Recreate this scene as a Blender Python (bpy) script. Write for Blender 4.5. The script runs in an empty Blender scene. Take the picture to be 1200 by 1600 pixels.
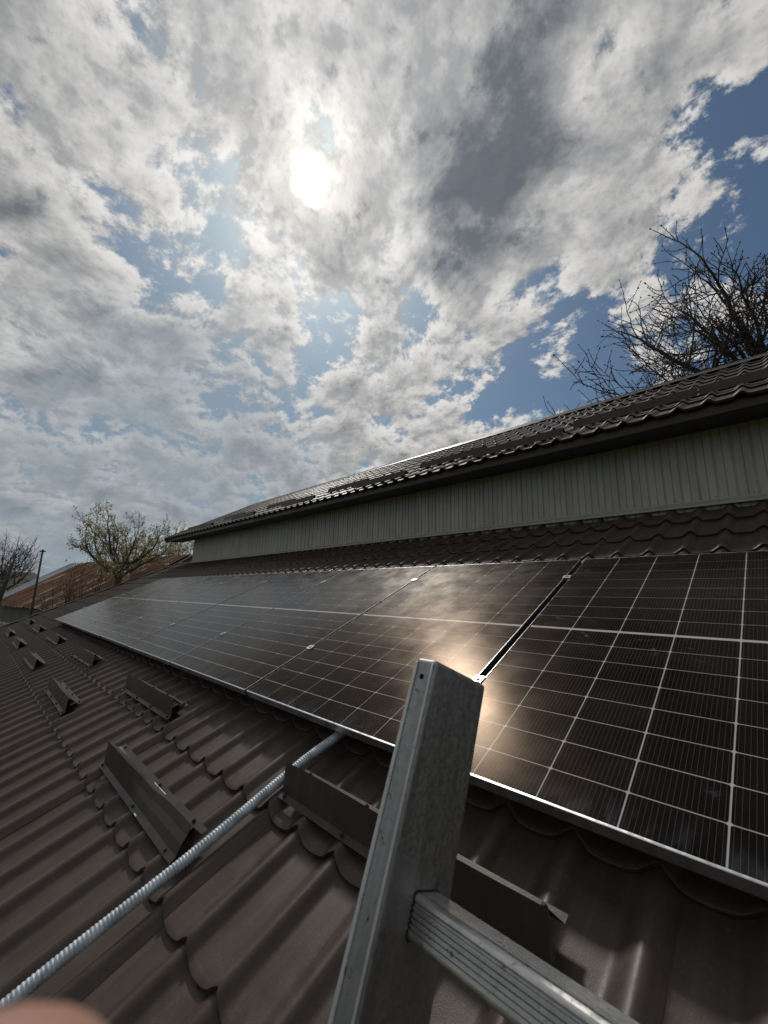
import bpy, bmesh, math, random
from mathutils import Vector, Matrix
R = math.radians
sc = bpy.context.scene
COL = sc.collection

# ------------------------------------------------------------------ camera
CAM_R = Vector((0.704801, 0.708635, 0.033043))
CAM_D = Vector((-0.128822, 0.173652, -0.976345))
CAM_F = Vector((-0.697610, 0.683873, 0.213678))
CAM_P = Vector((0.916921, -1.081770, 0.468961))
cd = bpy.data.cameras.new('camera')
cd.sensor_fit = 'VERTICAL'
cd.sensor_height = 5.6
cd.lens = 637.4 / 1600 * 5.6
cd.clip_start = 0.004
cd.clip_end = 3000
cd.dof.use_dof = True
cd.dof.focus_distance = 2.6
cd.dof.aperture_fstop = 1.7
cam = bpy.data.objects.new('camera', cd)
COL.objects.link(cam)
m = Matrix.Identity(4)
for i in range(3):
    m[i][0] = CAM_R[i]; m[i][1] = -CAM_D[i]; m[i][2] = -CAM_F[i]; m[i][3] = CAM_P[i]
cam.matrix_world = m
sc.camera = cam
sc.render.resolution_x, sc.render.resolution_y = 768, 1024

# ------------------------------------------------------------------ sky and sun
SUN = Vector((-0.547497, 0.329312, 0.769286)).normalized()
ELEV = math.asin(SUN.z)
AZ = math.atan2(SUN.x, SUN.y)


class NT:
    """tiny helper to write node trees"""
    def __init__(s, tree):
        s.t = tree
    def n(s, typ, **kw):
        nd = s.t.nodes.new(typ)
        for k, v in kw.items():
            setattr(nd, k, v)
        return nd
    def put(s, sock, v):
        if isinstance(v, bpy.types.NodeSocket):
            s.t.links.new(v, sock)
        elif v is not None:
            sock.default_value = v
    def math(s, op, a, b=None, c=None, clamp=False):
        nd = s.n('ShaderNodeMath', operation=op, use_clamp=clamp)
        s.put(nd.inputs[0], a); s.put(nd.inputs[1], b); s.put(nd.inputs[2], c)
        return nd.outputs[0]
    def vmath(s, op, a, b=None, sc_=None):
        nd = s.n('ShaderNodeVectorMath', operation=op)
        s.put(nd.inputs[0], a); s.put(nd.inputs[1], b)
        if sc_ is not None:
            s.put(nd.inputs['Scale'], sc_)
        return nd.outputs['Value'] if op in ('DOT_PRODUCT', 'LENGTH') else nd.outputs['Vector']
    def noise(s, vec, scale, detail=4, rough=.5, dist=0.0, lac=2.0):
        nd = s.n('ShaderNodeTexNoise')
        s.put(nd.inputs['Vector'], vec)
        nd.inputs['Scale'].default_value = scale
        nd.inputs['Detail'].default_value = detail
        nd.inputs['Roughness'].default_value = rough
        nd.inputs['Lacunarity'].default_value = lac
        nd.inputs['Distortion'].default_value = dist
        return nd.outputs['Fac']
    def n2col(s, vec, scale, det=2):
        nd = s.n('ShaderNodeTexNoise')
        s.put(nd.inputs['Vector'], vec)
        nd.inputs['Scale'].default_value = scale
        nd.inputs['Detail'].default_value = det
        return nd.outputs['Color']
    def sstep(s, v, a, b, lo=0.0, hi=1.0, typ='SMOOTHSTEP'):
        nd = s.n('ShaderNodeMapRange', interpolation_type=typ)
        s.put(nd.inputs[0], v)
        s.put(nd.inputs[1], a); s.put(nd.inputs[2], b)
        s.put(nd.inputs[3], lo); s.put(nd.inputs[4], hi)
        return nd.outputs[0]
    def mix(s, f, a, b, mode='MIX'):
        nd = s.n('ShaderNodeMix', data_type='RGBA', blend_type=mode)
        s.put(nd.inputs[0], f)
        s.put(nd.inputs[6], a); s.put(nd.inputs[7], b)
        return nd.outputs[2]


world = bpy.data.worlds.new('World')
sc.world = world
world.use_nodes = True
wt = world.node_tree
wt.nodes.clear()
W = NT(wt)
sky = W.n('ShaderNodeTexSky', sky_type='NISHITA')
sky.sun_disc = False
sky.sun_elevation = ELEV
sky.sun_rotation = AZ
sky.air_density = 1.0
sky.dust_density = 1.5
tc = W.n('ShaderNodeTexCoord')
D = W.vmath('NORMALIZE', tc.outputs['Generated'])
sx = W.n('ShaderNodeSeparateXYZ')
W.put(sx.inputs[0], D)
zc = W.math('ADD', W.math('MAXIMUM', sx.outputs[2], 0.0), 0.42)
cb = W.n('ShaderNodeCombineXYZ')
W.put(cb.inputs[0], W.math('DIVIDE', sx.outputs[0], zc))
W.put(cb.inputs[1], W.math('DIVIDE', sx.outputs[1], zc))
P = cb.outputs[0]
P = W.vmath('ADD', P, (3.7, 1.3, 0.0))
SP = Vector((SUN.x / (SUN.z + .42) + 3.7, SUN.y / (SUN.z + .42) + 1.3, 0))
toS = W.vmath('NORMALIZE', W.vmath('SUBTRACT', tuple(SP), P))
P2 = W.vmath('ADD', P, W.vmath('SCALE', toS, sc_=0.024))


SKYT = (.37, .47, .52, 1)


warp = W.vmath('SCALE', W.vmath('SUBTRACT', W.n2col(P, 2.2, 1), (.5, .5, .5)), sc_=.14)
Q1 = W.vmath('ADD', P, warp)
Q2 = W.vmath('ADD', P2, warp)
big = W.noise(Q1, 2.3, 1, .5)
m1 = W.noise(Q1, 8.0, 7, .63)
m2 = W.noise(Q2, 8.0, 5, .63)
c1 = W.noise(Q1, 27.0, 5, .68)
F1 = W.math('ADD', W.math('ADD', W.math('MULTIPLY', big, .28), W.math('MULTIPLY', m1, .53)), W.math('MULTIPLY', c1, .19))
F1 = W.math('MULTIPLY_ADD', W.math('SUBTRACT', F1, .5), 2.45, .51)
# the banks and openings of this sky: direction, half width in degrees, how much more or less cloud
BANKS = [((0.10, 0.66, 0.745), 6, -.10), ((0.05, 0.76, 0.645), 7, -.12), ((-0.335, 0.828, 0.45), 8, -.12),
         ((-0.10, 0.86, 0.50), 10, -.13), ((0.36, 0.70, 0.62), 20, -.05),
         ((-0.333, 0.553, 0.764), 7, .21), ((-0.27, 0.485, 0.83), 6, .19), ((-.36, .60, .71), 5, .15),
         ((-0.664, 0.472, 0.581), 4, -.12), ((-0.536, 0.596, 0.598), 4, -.13), ((-0.774, 0.09, 0.626), 4, -.08),
         ((-0.72, 0.24, 0.65), 3, -.09), ((-0.823, 0.388, 0.416), 5, -.11), ((-.60, .08, .795), 7, .07), ((-.66, .16, .73), 5, .05),
         ((-0.50, 0.33, 0.80), 7, .12), ((-0.86, 0.055, 0.507), 9, .03), ((-0.933, 0.15, 0.30), 12, .08),
         ((-.17, .72, .665), 6, .08), ((-.10, .57, .81), 6, .03)]
bias = None
for d, wdt, k in BANKS:
    d = Vector(d).normalized()
    g = W.sstep(W.vmath('DOT_PRODUCT', D, tuple(d)), math.cos(R(wdt * 1.7)), math.cos(R(wdt * .1)), 0.0, k)
    bias = g if bias is None else W.math('ADD', bias, g)
dens = W.math('ADD', F1, bias)
alpha = W.sstep(dens, 0.30, 0.45)
thick = W.sstep(dens, 0.44, 0.90)
relief = W.math('MULTIPLY_ADD', W.math('SUBTRACT', m1, m2), 1.15, W.math('MULTIPLY', W.math('SUBTRACT', c1, .5), .42))
lit = W.sstep(relief, -0.15, 0.13)
cosS = W.vmath('DOT_PRODUCT', D, tuple(SUN))
cosS = W.math('MAXIMUM', cosS, 0.0)
g_wide = W.math('POWER', cosS, 7.0)
g_mid = W.math('POWER', cosS, 45.0)
Dw = W.vmath('NORMALIZE', W.vmath('ADD', D, W.vmath('SCALE', W.vmath('SUBTRACT', W.n2col(P, 11.0, 4), (.5, .5, .5)), sc_=.13)))
cosW = W.math('MAXIMUM', W.vmath('DOT_PRODUCT', Dw, tuple(SUN)), 0.0)
g_near = W.math('POWER', cosW, 420.0)
g_disc = W.math('POWER', cosW, 4600.0)
# cloud colour: white where thin or facing the sun, grey where thick
CW = (8.9, 8.7, 8.4, 1); CG = (1.25, 1.45, 1.72, 1)
shade = W.math('MULTIPLY', W.sstep(thick, 0, 1, 1.0, .05, 'LINEAR'), W.sstep(lit, 0, 1, .38, 1.0, 'LINEAR'))
cloud = W.mix(shade, CG, CW)
glow = W.math('ADD', W.math('MULTIPLY', g_wide, .26), W.math('MULTIPLY', g_mid, .22))
glow = W.math('ADD', glow, .72)
cl = W.n('ShaderNodeVectorMath', operation='SCALE')
W.put(cl.inputs[0], cloud); W.put(cl.inputs['Scale'], glow)
blue = W.mix(1.0, sky.outputs[0], SKYT, 'MULTIPLY')
body = W.mix(alpha, blue, cl.outputs[0])
# pale haze low over the horizon
hz = W.sstep(sx.outputs[2], 0.02, 0.40, .88, 0.0)
low = W.sstep(W.vmath('DOT_PRODUCT', D, tuple(Vector((-.93, .26, .24)).normalized())), math.cos(R(26)), math.cos(R(5)), 0.0, .72)
hz = W.math('MAXIMUM', hz, low)
hzn = W.sstep(W.noise(P, 4.1, 3, .55), .35, .62, .68, 1.0)
body = W.mix(W.math('MULTIPLY', hz, hzn), body, (2.6, 3.2, 3.75, 1))
# the veiled sun itself: a bright ragged patch in the thin cloud
veil = W.sstep(c1, .34, .60, .45, 1.0)
sunl = W.math('ADD', W.math('MULTIPLY', W.math('POWER', cosW, 150.0), 1.9), W.math('MULTIPLY', g_disc, 34.0))
sunl = W.math('MULTIPLY', sunl, veil)
sv = W.n('ShaderNodeVectorMath', operation='SCALE')
W.put(sv.inputs[0], (1.0, .84, .58)); W.put(sv.inputs['Scale'], sunl)
tot = W.vmath('ADD', body, sv.outputs[0])
bg = W.n('ShaderNodeBackground')
W.put(bg.inputs[0], tot)
bg.inputs[1].default_value = 0.1
wo = W.n('ShaderNodeOutputWorld')
wt.links.new(bg.outputs[0], wo.inputs[0])

sl = bpy.data.lights.new('sun', 'SUN')
sl.energy = 2.1
sl.angle = R(5.5)
sl.color = (1, .95, .87)
sun = bpy.data.objects.new('sun', sl)
COL.objects.link(sun)
sun.rotation_euler = SUN.to_track_quat('Z', 'Y').to_euler()
sun.location = (-8, 5, 14)

vs = sc.view_settings
vs.view_transform = 'Standard'
vs.look = 'None'
vs.exposure = 0.0
vs.gamma = 1.0
vs.use_curve_mapping = False
sc.cycles.max_bounces = 6
sc.cycles.diffuse_bounces = 3
sc.cycles.glossy_bounces = 4
sc.cycles.caustics_reflective = False
sc.cycles.caustics_refractive = False
sc.cycles.transparent_max_bounces = 12
sc.cycles.use_denoising = True

# ------------------------------------------------------------------ frames of reference
PITCH = R(26.0)


def roofM(x=0, v=0, n=0):
    """matrix of the lower roof: local x along the roof, y up the slope, z out of it"""
    c, s = math.cos(PITCH), math.sin(PITCH)
    mm = Matrix(((1, 0, 0, 0), (0, c, -s, 0), (0, s, c, 0), (0, 0, 0, 1)))
    return mm @ Matrix.Translation((x, v, n))


UY, UZ, UPITCH = 2.495, 1.945, R(30.0)


def upM(x=0, v=0, n=0):
    c, s = math.cos(UPITCH), math.sin(UPITCH)
    mm = Matrix(((1, 0, 0, 0), (0, c, -s, UY), (0, s, c, UZ), (0, 0, 0, 1)))
    return mm @ Matrix.Translation((x, v, n))


# ------------------------------------------------------------------ object helpers
class MB:
    def __init__(s):
        s.v = []; s.f = []; s.sm = []
    def add(s, vs_, fs, smooth=False):
        o = len(s.v)
        s.v += [tuple(p) for p in vs_]
        s.f += [tuple(i + o for i in q) for q in fs]
        s.sm += [smooth] * len(fs)
    def box(s, a, b):
        x0, y0, z0 = a; x1, y1, z1 = b
        s.add([(x0, y0, z0), (x1, y0, z0), (x1, y1, z0), (x0, y1, z0), (x0, y0, z1), (x1, y0, z1), (x1, y1, z1), (x0, y1, z1)],
              [(0, 3, 2, 1), (4, 5, 6, 7), (0, 1, 5, 4), (1, 2, 6, 5), (2, 3, 7, 6), (3, 0, 4, 7)])
    def tube(s, pts, rad, k=6, caps=True):
        pts = [Vector(p) for p in pts]
        n = len(pts)
        if not hasattr(rad, '__len__'):
            rad = [rad] * n
        ref = Vector((0, 0, 1))
        d0 = (pts[1] - pts[0]).normalized()
        if abs(d0.dot(ref)) > .9:
            ref = Vector((1, 0, 0))
        a = d0.cross(ref).normalized()
        vs_ = []
        for i in range(n):
            d = (pts[min(i + 1, n - 1)] - pts[max(i - 1, 0)]).normalized()
            a = (a - d * a.dot(d)).normalized()
            b = d.cross(a)
            for j in range(k):
                t = 2 * math.pi * j / k
                vs_.append(pts[i] + (a * math.cos(t) + b * math.sin(t)) * rad[i])
        fs = [(i * k + j, i * k + (j + 1) % k, (i + 1) * k + (j + 1) % k, (i + 1) * k + j) for i in range(n - 1) for j in range(k)]
        if caps:
            fs.append(tuple(reversed(range(k)))); fs.append(tuple((n - 1) * k + j for j in range(k)))
        s.add(vs_, fs, True)
    def extrude(s, prof, x0, x1, nx=1, smooth=False, fn=None):
        """closed profile of (y, z) swept along x"""
        k = len(prof)
        vs_ = []
        for i in range(nx + 1):
            x = x0 + (x1 - x0) * i / nx
            for (y, z) in prof:
                vs_.append(fn(x, y, z) if fn else (x, y, z))
        fs = [(i * k + j, (i + 1) * k + j, (i + 1) * k + (j + 1) % k, i * k + (j + 1) % k) for i in range(nx) for j in range(k)]
        s.add(vs_, fs, smooth)
        o = len(s.v) - len(vs_)
        s.f.append(tuple(o + j for j in range(k))); s.sm.append(False)
        s.f.append(tuple(o + nx * k + j for j in reversed(range(k)))); s.sm.append(False)
    def mesh(s, name):
        me = bpy.data.meshes.new(name)
        me.from_pydata(s.v, [], s.f)
        me.polygons.foreach_set('use_smooth', s.sm)
        me.update()
        return me


def ob(name, me, mat=None, parent=None, matrix=None):
    o = bpy.data.objects.new(name, me.mesh(name) if isinstance(me, MB) else me)
    COL.objects.link(o)
    if mat and o.data and not o.data.materials:
        o.data.materials.append(mat)
    if parent:
        o.parent = parent
    if matrix is not None:
        o.matrix_local = matrix
    return o


def tag(o, label, cat, group=None):
    o['label'] = label; o['category'] = cat
    if group:
        o['group'] = group
    return o


def thing(name, label, cat, group=None, matrix=None):
    o = bpy.data.objects.new(name, None)
    COL.objects.link(o)
    o.empty_display_size = .1
    if matrix is not None:
        o.matrix_world = matrix
    return tag(o, label, cat, group)


def bevel(o, w, seg=2):
    bm = bmesh.new(); bm.from_mesh(o.data)
    bmesh.ops.bevel(bm, geom=list(bm.edges), offset=w, segments=seg, affect='EDGES', profile=.6)
    for f in bm.faces:
        f.smooth = True
    bm.to_mesh(o.data); bm.free()
    o.data.set_sharp_from_angle(angle=R(50))


# ------------------------------------------------------------------ materials
def mat(name, col, rough=.5, metal=0.0, spec=.5, var=.0, vscale=3.0, vdet=5, bump=0.0, bscale=60.0, rvar=0.0, stretch=None, col2=None, bdist=.002):
    m_ = bpy.data.materials.new(name)
    m_.use_nodes = True
    t = NT(m_.node_tree)
    b = m_.node_tree.nodes['Principled BSDF']
    b.inputs['Metallic'].default_value = metal
    b.inputs['Specular IOR Level'].default_value = spec
    b.inputs['Roughness'].default_value = rough
    c = tuple(col) + (1,)
    b.inputs['Base Color'].default_value = c
    tcn = t.n('ShaderNodeTexCoord')
    vec = tcn.outputs['Object']
    geo = t.n('ShaderNodeNewGeometry')
    vec = geo.outputs['Position']
    if stretch:
        vec = t.vmath('MULTIPLY', vec, stretch)
    if var:
        nz = t.noise(vec, vscale, vdet, .6, .4)
        f = t.sstep(nz, .32, .68, 0, 1)
        c2 = tuple(col2) + (1,) if col2 else tuple(x * (1 - var) for x in col) + (1,)
        t.put(b.inputs['Base Color'], t.mix(f, c, c2))
    if rvar:
        nz = t.noise(vec, vscale * 2.3, 5, .6)
        t.put(b.inputs['Roughness'], t.sstep(nz, .3, .7, rough - rvar, rough + rvar))
    if bump:
        nz = t.noise(vec, bscale, 4, .6)
        bn = t.n('ShaderNodeBump')
        bn.inputs['Strength'].default_value = bump
        bn.inputs['Distance'].default_value = bdist
        t.put(bn.inputs['Height'], nz)
        t.put(b.inputs['Normal'], bn.outputs[0])
    return m_


def roof_mat(name, c0, c1, cd_, rough):
    """matt brown coated steel: uneven fading, rain streaks down the slope, dust specks and faint dents"""
    m_ = bpy.data.materials.new(name); m_.use_nodes = True
    t = NT(m_.node_tree); b = m_.node_tree.nodes['Principled BSDF']
    vec = t.n('ShaderNodeNewGeometry').outputs['Position']
    oi = t.n('ShaderNodeObjectInfo').outputs['Random']
    vec = t.vmath('ADD', vec, t.vmath('SCALE', (11.0, 0, 0), sc_=oi))
    st = t.vmath('MULTIPLY', vec, (26.0, 1.3, 1.3))
    blot = t.sstep(t.noise(vec, 2.6, 5, .6, .4), .32, .68)
    streak = t.sstep(t.noise(st, 1.0, 5, .62, .25), .44, .70)
    speck = t.sstep(t.noise(vec, 130, 3, .6), .60, .72)
    dust = t.sstep(t.noise(vec, 9, 6, .65, .6), .46, .72)
    c = t.mix(blot, c0 + (1,), c1 + (1,))
    c = t.mix(t.math('MULTIPLY', oi, .22), c, tuple(x * .75 for x in c0) + (1,))
    c = t.mix(t.math('MULTIPLY', streak, .42), c, cd_ + (1,))
    c = t.mix(t.math('MULTIPLY', dust, .30), c, cd_ + (1,))
    c = t.mix(t.math('MULTIPLY', speck, .35), c, tuple(x * 1.7 for x in cd_) + (1,))
    t.put(b.inputs['Base Color'], c)
    r_ = t.math('ADD', t.sstep(blot, 0, 1, rough - .05, rough + .04), t.math('MULTIPLY', dust, .12))
    t.put(b.inputs['Roughness'], r_)
    b.inputs['Specular IOR Level'].default_value = .34
    bn = t.n('ShaderNodeBump'); bn.inputs['Strength'].default_value = .16; bn.inputs['Distance'].default_value = .0016
    t.put(bn.inputs['Height'], t.math('ADD', t.noise(vec, 260, 3, .6), t.math('MULTIPLY', t.noise(vec, 14, 3, .5), 2.2)))
    t.put(b.inputs['Normal'], bn.outputs[0])
    return m_


M_ROOF = roof_mat('brown_roof_steel', (.038, .0260, .0210), (.049, .0355, .0293), (.080, .063, .053), .42)
M_ROOF2 = roof_mat('brown_trim_steel', (.027, .0190, .0158), (.035, .026, .022), (.060, .048, .041), .42)
M_GALV = mat('bare_zinc_inside', (.20, .18, .15), .5, .6, .5, var=.4, vscale=9, bump=.2, bscale=200)
M_SCRATCH = mat('scraped_bright_metal', (.75, .75, .75), .35, .6)
M_DECK = mat('dark_roof_underlay', (.02, .018, .016), .9)
M_SOFFIT = mat('dark_brown_soffit', (.045, .040, .038), .55, var=.3, vscale=4)
M_SIDING = mat('grey_green_painted_steel', (.40, .395, .365), .5, 0, .35, var=.22, vscale=4, vdet=7, bump=.2, bscale=180, stretch=(1.6, 1, .35))
M_FLASH = mat('grey_green_flashing', (.30, .305, .285), .45, var=.15, vscale=6)
M_FRAME = mat('anodised_aluminium', (.66, .67, .68), .30, 1.0, var=.15, vscale=20, rvar=.08)
M_BACK = mat('white_backsheet', (.88, .88, .86), .6)
M_RAIL = mat('rail_aluminium', (.6, .61, .62), .4, 1.0)
M_COND = mat('ribbed_grey_steel_hose', (.50, .56, .62), .52, .2, .4, var=.45, vscale=22, rvar=.1)
M_BLACK = mat('black_parts_and_shade', (.015, .015, .015), .7)  # also colours the shade put into panel seams and rung gaps
M_WALL = mat('plaster_wall', (.42, .40, .36), .9, var=.2, vscale=2, bump=.3, bscale=40)
M_BARK = mat('dark_bark', (.055, .045, .038), .9, var=.4, vscale=8, bump=.5, bscale=40, bdist=.01)
M_BARKG = mat('grey_brown_bark', (.085, .07, .055), .9, var=.4, vscale=8, bump=.5, bscale=40, bdist=.01)
M_BUD = mat('swelling_buds', (.10, .075, .055), .7, var=.3, vscale=30)
M_LEAF = mat('young_spring_leaves', (.27, .27, .10), .6, var=.5, vscale=3, col2=(.17, .18, .07))
M_BLOSSOM = mat('white_blossom', (.70, .68, .62), .7, var=.15, vscale=6)
def leafy(m_, col, k=.45):
    nt_ = m_.node_tree; t = NT(nt_)
    out = [n for n in nt_.nodes if n.type == 'OUTPUT_MATERIAL'][0]
    tl = t.n('ShaderNodeBsdfTranslucent'); tl.inputs[0].default_value = tuple(col) + (1,)
    mx = t.n('ShaderNodeMixShader'); mx.inputs[0].default_value = k
    t.put(mx.inputs[1], nt_.nodes['Principled BSDF'].outputs[0]); t.put(mx.inputs[2], tl.outputs[0])
    nt_.links.new(mx.outputs[0], out.inputs[0])


leafy(M_LEAF, (.22, .22, .09)); leafy(M_BLOSSOM, (.7, .68, .6))
M_BUSH = mat('brown_green_brush', (.11, .11, .055), .8, var=.5, vscale=2, col2=(.13, .10, .065))
M_GRASS = mat('spring_grass', (.06, .08, .03), .9, var=.5, vscale=.4, col2=(.10, .085, .05), bump=.6, bscale=6, bdist=.05)
M_GREYWALL = mat('weathered_grey_wall', (.15, .155, .145), .9, var=.35, vscale=1.5, stretch=(1, 1, .4))
M_PALE = mat('pale_window_frame', (.45, .45, .44), .6)
M_POLE = mat('dark_weathered_pole', (.05, .047, .045), .8, var=.4, vscale=6)
M_ZINC = mat('pale_zinc_sheet', (.48, .52, .56), .42, .35, var=.25, vscale=1.5)
M_DARKROOF = mat('dark_old_roof', (.055, .05, .045), .85, var=.3, vscale=1)


def rust_mat(name, base, dark, pale):
    m_ = bpy.data.materials.new(name); m_.use_nodes = True
    t = NT(m_.node_tree); b = m_.node_tree.nodes['Principled BSDF']
    vec = t.n('ShaderNodeNewGeometry').outputs['Position']
    a = t.sstep(t.noise(t.vmath('MULTIPLY', vec, (1.6, .5, .5)), 1.2, 6, .65, .6), .36, .62)
    p_ = t.sstep(t.noise(t.vmath('MULTIPLY', vec, (1.1, .35, .35)), 1.7, 4, .6, .3), .58, .70)
    c = t.mix(a, base + (1,), dark + (1,))
    rn = t.n('ShaderNodeObjectInfo').outputs['Random']
    c = t.mix(t.sstep(rn, 0, 1, 0, .65), c, (.085, .065, .055, 1))
    t.put(b.inputs['Base Color'], t.mix(p_, c, pale + (1,)))
    b.inputs['Roughness'].default_value = .8
    return m_


M_RUST = rust_mat('rusted_roof_sheet', (.40, .20, .11), (.19, .105, .068), (.60, .50, .38))


def metal_scratched(name, col, rough, darkamt, axis):
    m_ = bpy.data.materials.new(name); m_.use_nodes = True
    t = NT(m_.node_tree); b = m_.node_tree.nodes['Principled BSDF']
    b.inputs['Metallic'].default_value = 1.0
    vec = t.n('ShaderNodeTexCoord').outputs['Object']
    st = t.vmath('MULTIPLY', vec, axis)
    streak = t.noise(st, 55, 6, .7, .2)
    blot = t.noise(vec, 38, 6, .62, .8)
    fine = t.noise(vec, 170, 5, .65, .3)
    pit = t.sstep(t.noise(vec, 110, 6, .75, 1.2), .60, .67)
    cl_ = t.mix(t.sstep(streak, .35, .68, 0, .55), col + (1,), tuple(x * .62 for x in col) + (1,))
    cl_ = t.mix(t.sstep(blot, .5, .72, 0, .28), cl_, tuple(x * .5 for x in col) + (1,))
    cl_ = t.mix(t.math('MULTIPLY', pit, darkamt), cl_, (.03, .028, .026, 1))
    t.put(b.inputs['Base Color'], cl_)
    rr = t.math('ADD', t.sstep(fine, .3, .7, rough - .10, rough + .12), t.math('MULTIPLY', pit, .25))
    t.put(b.inputs['Roughness'], rr)
    bn = t.n('ShaderNodeBump'); bn.inputs['Strength'].default_value = .25; bn.inputs['Distance'].default_value = .0008
    t.put(bn.inputs['Height'], t.math('ADD', streak, t.math('MULTIPLY', pit, -.6)))
    t.put(b.inputs['Normal'], bn.outputs[0])
    return m_


M_LADDER = metal_scratched('worn_ladder_aluminium', (.33, .34, .34), .48, .85, (1, 1, .12))
M_RUNG = metal_scratched('worn_rung_aluminium', (.56, .56, .54), .34, .7, (.10, 1, 1))


def cell_mat():
    m_ = bpy.data.materials.new('solar_cell_silicon'); m_.use_nodes = True
    t = NT(m_.node_tree); b = m_.node_tree.nodes['Principled BSDF']
    uv = t.n('ShaderNodeUVMap').outputs[0]
    s_ = t.n('ShaderNodeSeparateXYZ'); t.put(s_.inputs[0], uv)
    fr = t.math('FRACT', t.math('MULTIPLY', s_.outputs[0], 16.0))
    line = t.math('LESS_THAN', t.math('ABSOLUTE', t.math('SUBTRACT', fr, .5)), .024)
    oi = t.n('ShaderNodeObjectInfo')
    base = t.mix(oi.outputs['Random'], (.005, .0048, .006, 1), (.009, .0075, .008, 1))
    t.put(b.inputs['Base Color'], t.mix(line, base, (.20, .185, .17, 1)))
    b.inputs['Roughness'].default_value = .45
    b.inputs['Specular IOR Level'].default_value = .0
    return m_


def glass_mat():
    m_ = bpy.data.materials.new('textured_solar_glass'); m_.use_nodes = True
    nt_ = m_.node_tree; nt_.nodes.clear(); t = NT(nt_)
    out = t.n('ShaderNodeOutputMaterial')
    tr = t.n('ShaderNodeBsdfTransparent'); tr.inputs[0].default_value = (.97, .97, .97, 1)
    gl = t.n('ShaderNodeBsdfGlossy')
    
    vec = t.n('ShaderNodeTexCoord').outputs['Object']
    oi = t.n('ShaderNodeObjectInfo')
    off = t.vmath('SCALE', (37.0, 19.0, 7.0), sc_=oi.outputs['Random'])
    v2 = t.vmath('ADD', vec, off)
    dust = t.noise(v2, 7, 5, .6)
    t.put(gl.inputs['Roughness'], t.sstep(dust, .3, .7, .18, .24))
    bn = t.n('ShaderNodeBump'); bn.inputs['Strength'].default_value = .05; bn.inputs['Distance'].default_value = .001
    t.put(bn.inputs['Height'], t.noise(vec, 420, 2, .5))
    t.put(gl.inputs['Normal'], bn.outputs[0])
    fn = t.n('ShaderNodeFresnel'); fn.inputs['IOR'].default_value = 1.42
    gz = t.sstep(fn.outputs[0], .045, .26, 0, 1)
    t.put(gl.inputs['Color'], t.mix(gz, (1.0, .77, .60, 1), (1, .95, .90, 1)))
    fac = t.math('MULTIPLY', fn.outputs[0], t.sstep(gz, 0, 1, .27, .80))
    mx = t.n('ShaderNodeMixShader')
    t.put(mx.inputs[0], fac); t.put(mx.inputs[1], tr.outputs[0]); t.put(mx.inputs[2], gl.outputs[0])
    # dust film and hand smears
    df = t.n('ShaderNodeBsdfDiffuse')
    df.inputs['Color'].default_value = (.42, .47, .55, 1)
    patch = t.sstep(t.noise(v2, 2.6, 2, .5), .50, .64)
    smear = t.sstep(t.noise(t.vmath('MULTIPLY', v2, (1.0, 1.5, 1)), 17, 5, .6, .9), .60, .74)
    k = t.math('ADD', t.math('MULTIPLY', t.math('MULTIPLY', patch, smear), .22), t.sstep(dust, .3, .75, .0005, .005))
    sy = t.n('ShaderNodeSeparateXYZ'); t.put(sy.inputs[0], vec)
    edge = t.math('MULTIPLY', t.sstep(sy.outputs[1], .004, .10, 1, 0), t.sstep(t.noise(t.vmath('MULTIPLY', v2, (1, .35, 1)), 11, 5, .65, .6), .46, .70, 0, .075))
    k = t.math('ADD', k, edge)
    mx2 = t.n('ShaderNodeMixShader')
    t.put(mx2.inputs[0], k); t.put(mx2.inputs[1], mx.outputs[0]); t.put(mx2.inputs[2], df.outputs[0])
    nt_.links.new(mx2.outputs[0], out.inputs[0])
    return m_


M_CELL = cell_mat()
M_GLASS = glass_mat()

# ------------------------------------------------------------------ ground
g = MB()
GZ = -3.0
N = 24
gv = []
for i in range(N + 1):
    for j in range(N + 1):
        a = (i / N * 2 - 1); b = (j / N * 2 - 1)
        x = 900 * a * abs(a) ** 1.5; y = 900 * b * abs(b) ** 1.5
        rr = math.hypot(x, y)
        gv.append((x, y, GZ - .0 + (.15 * math.sin(x * .11) * math.cos(y * .13) if rr > 30 else 0)))
g.add(gv, [(i * (N + 1) + j, (i + 1) * (N + 1) + j, (i + 1) * (N + 1) + j + 1, i * (N + 1) + j + 1) for i in range(N) for j in range(N)], True)
o = ob('ground', g, M_GRASS); o['kind'] = 'structure'

# ------------------------------------------------------------------ the house
WAVE, STEP = .183, .35
HW, HS = .029, .019
SHEETW = WAVE * 6
N0 = -.148          # trough level of the lower roof below the glass of the panels


def crest(u):
    """narrow rounded ridge with a steep right flank, wide dished pan between"""
    u = u % 1.0
    pan = .05 * ((u - .46) / .40) ** 2
    if u < .21:
        f = .5 + .5 * math.cos(math.pi * u / .21)
    elif u < .66:
        f = 0.0
    else:
        f = .5 - .5 * math.cos(math.pi * (u - .66) / .34)
    return min(1.0, f + pan * (1 - f))


def tongue(u):
    u = u % 1.0
    return -.027 * max(0.0, math.sin(math.pi * u ** .80)) ** .75


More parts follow.
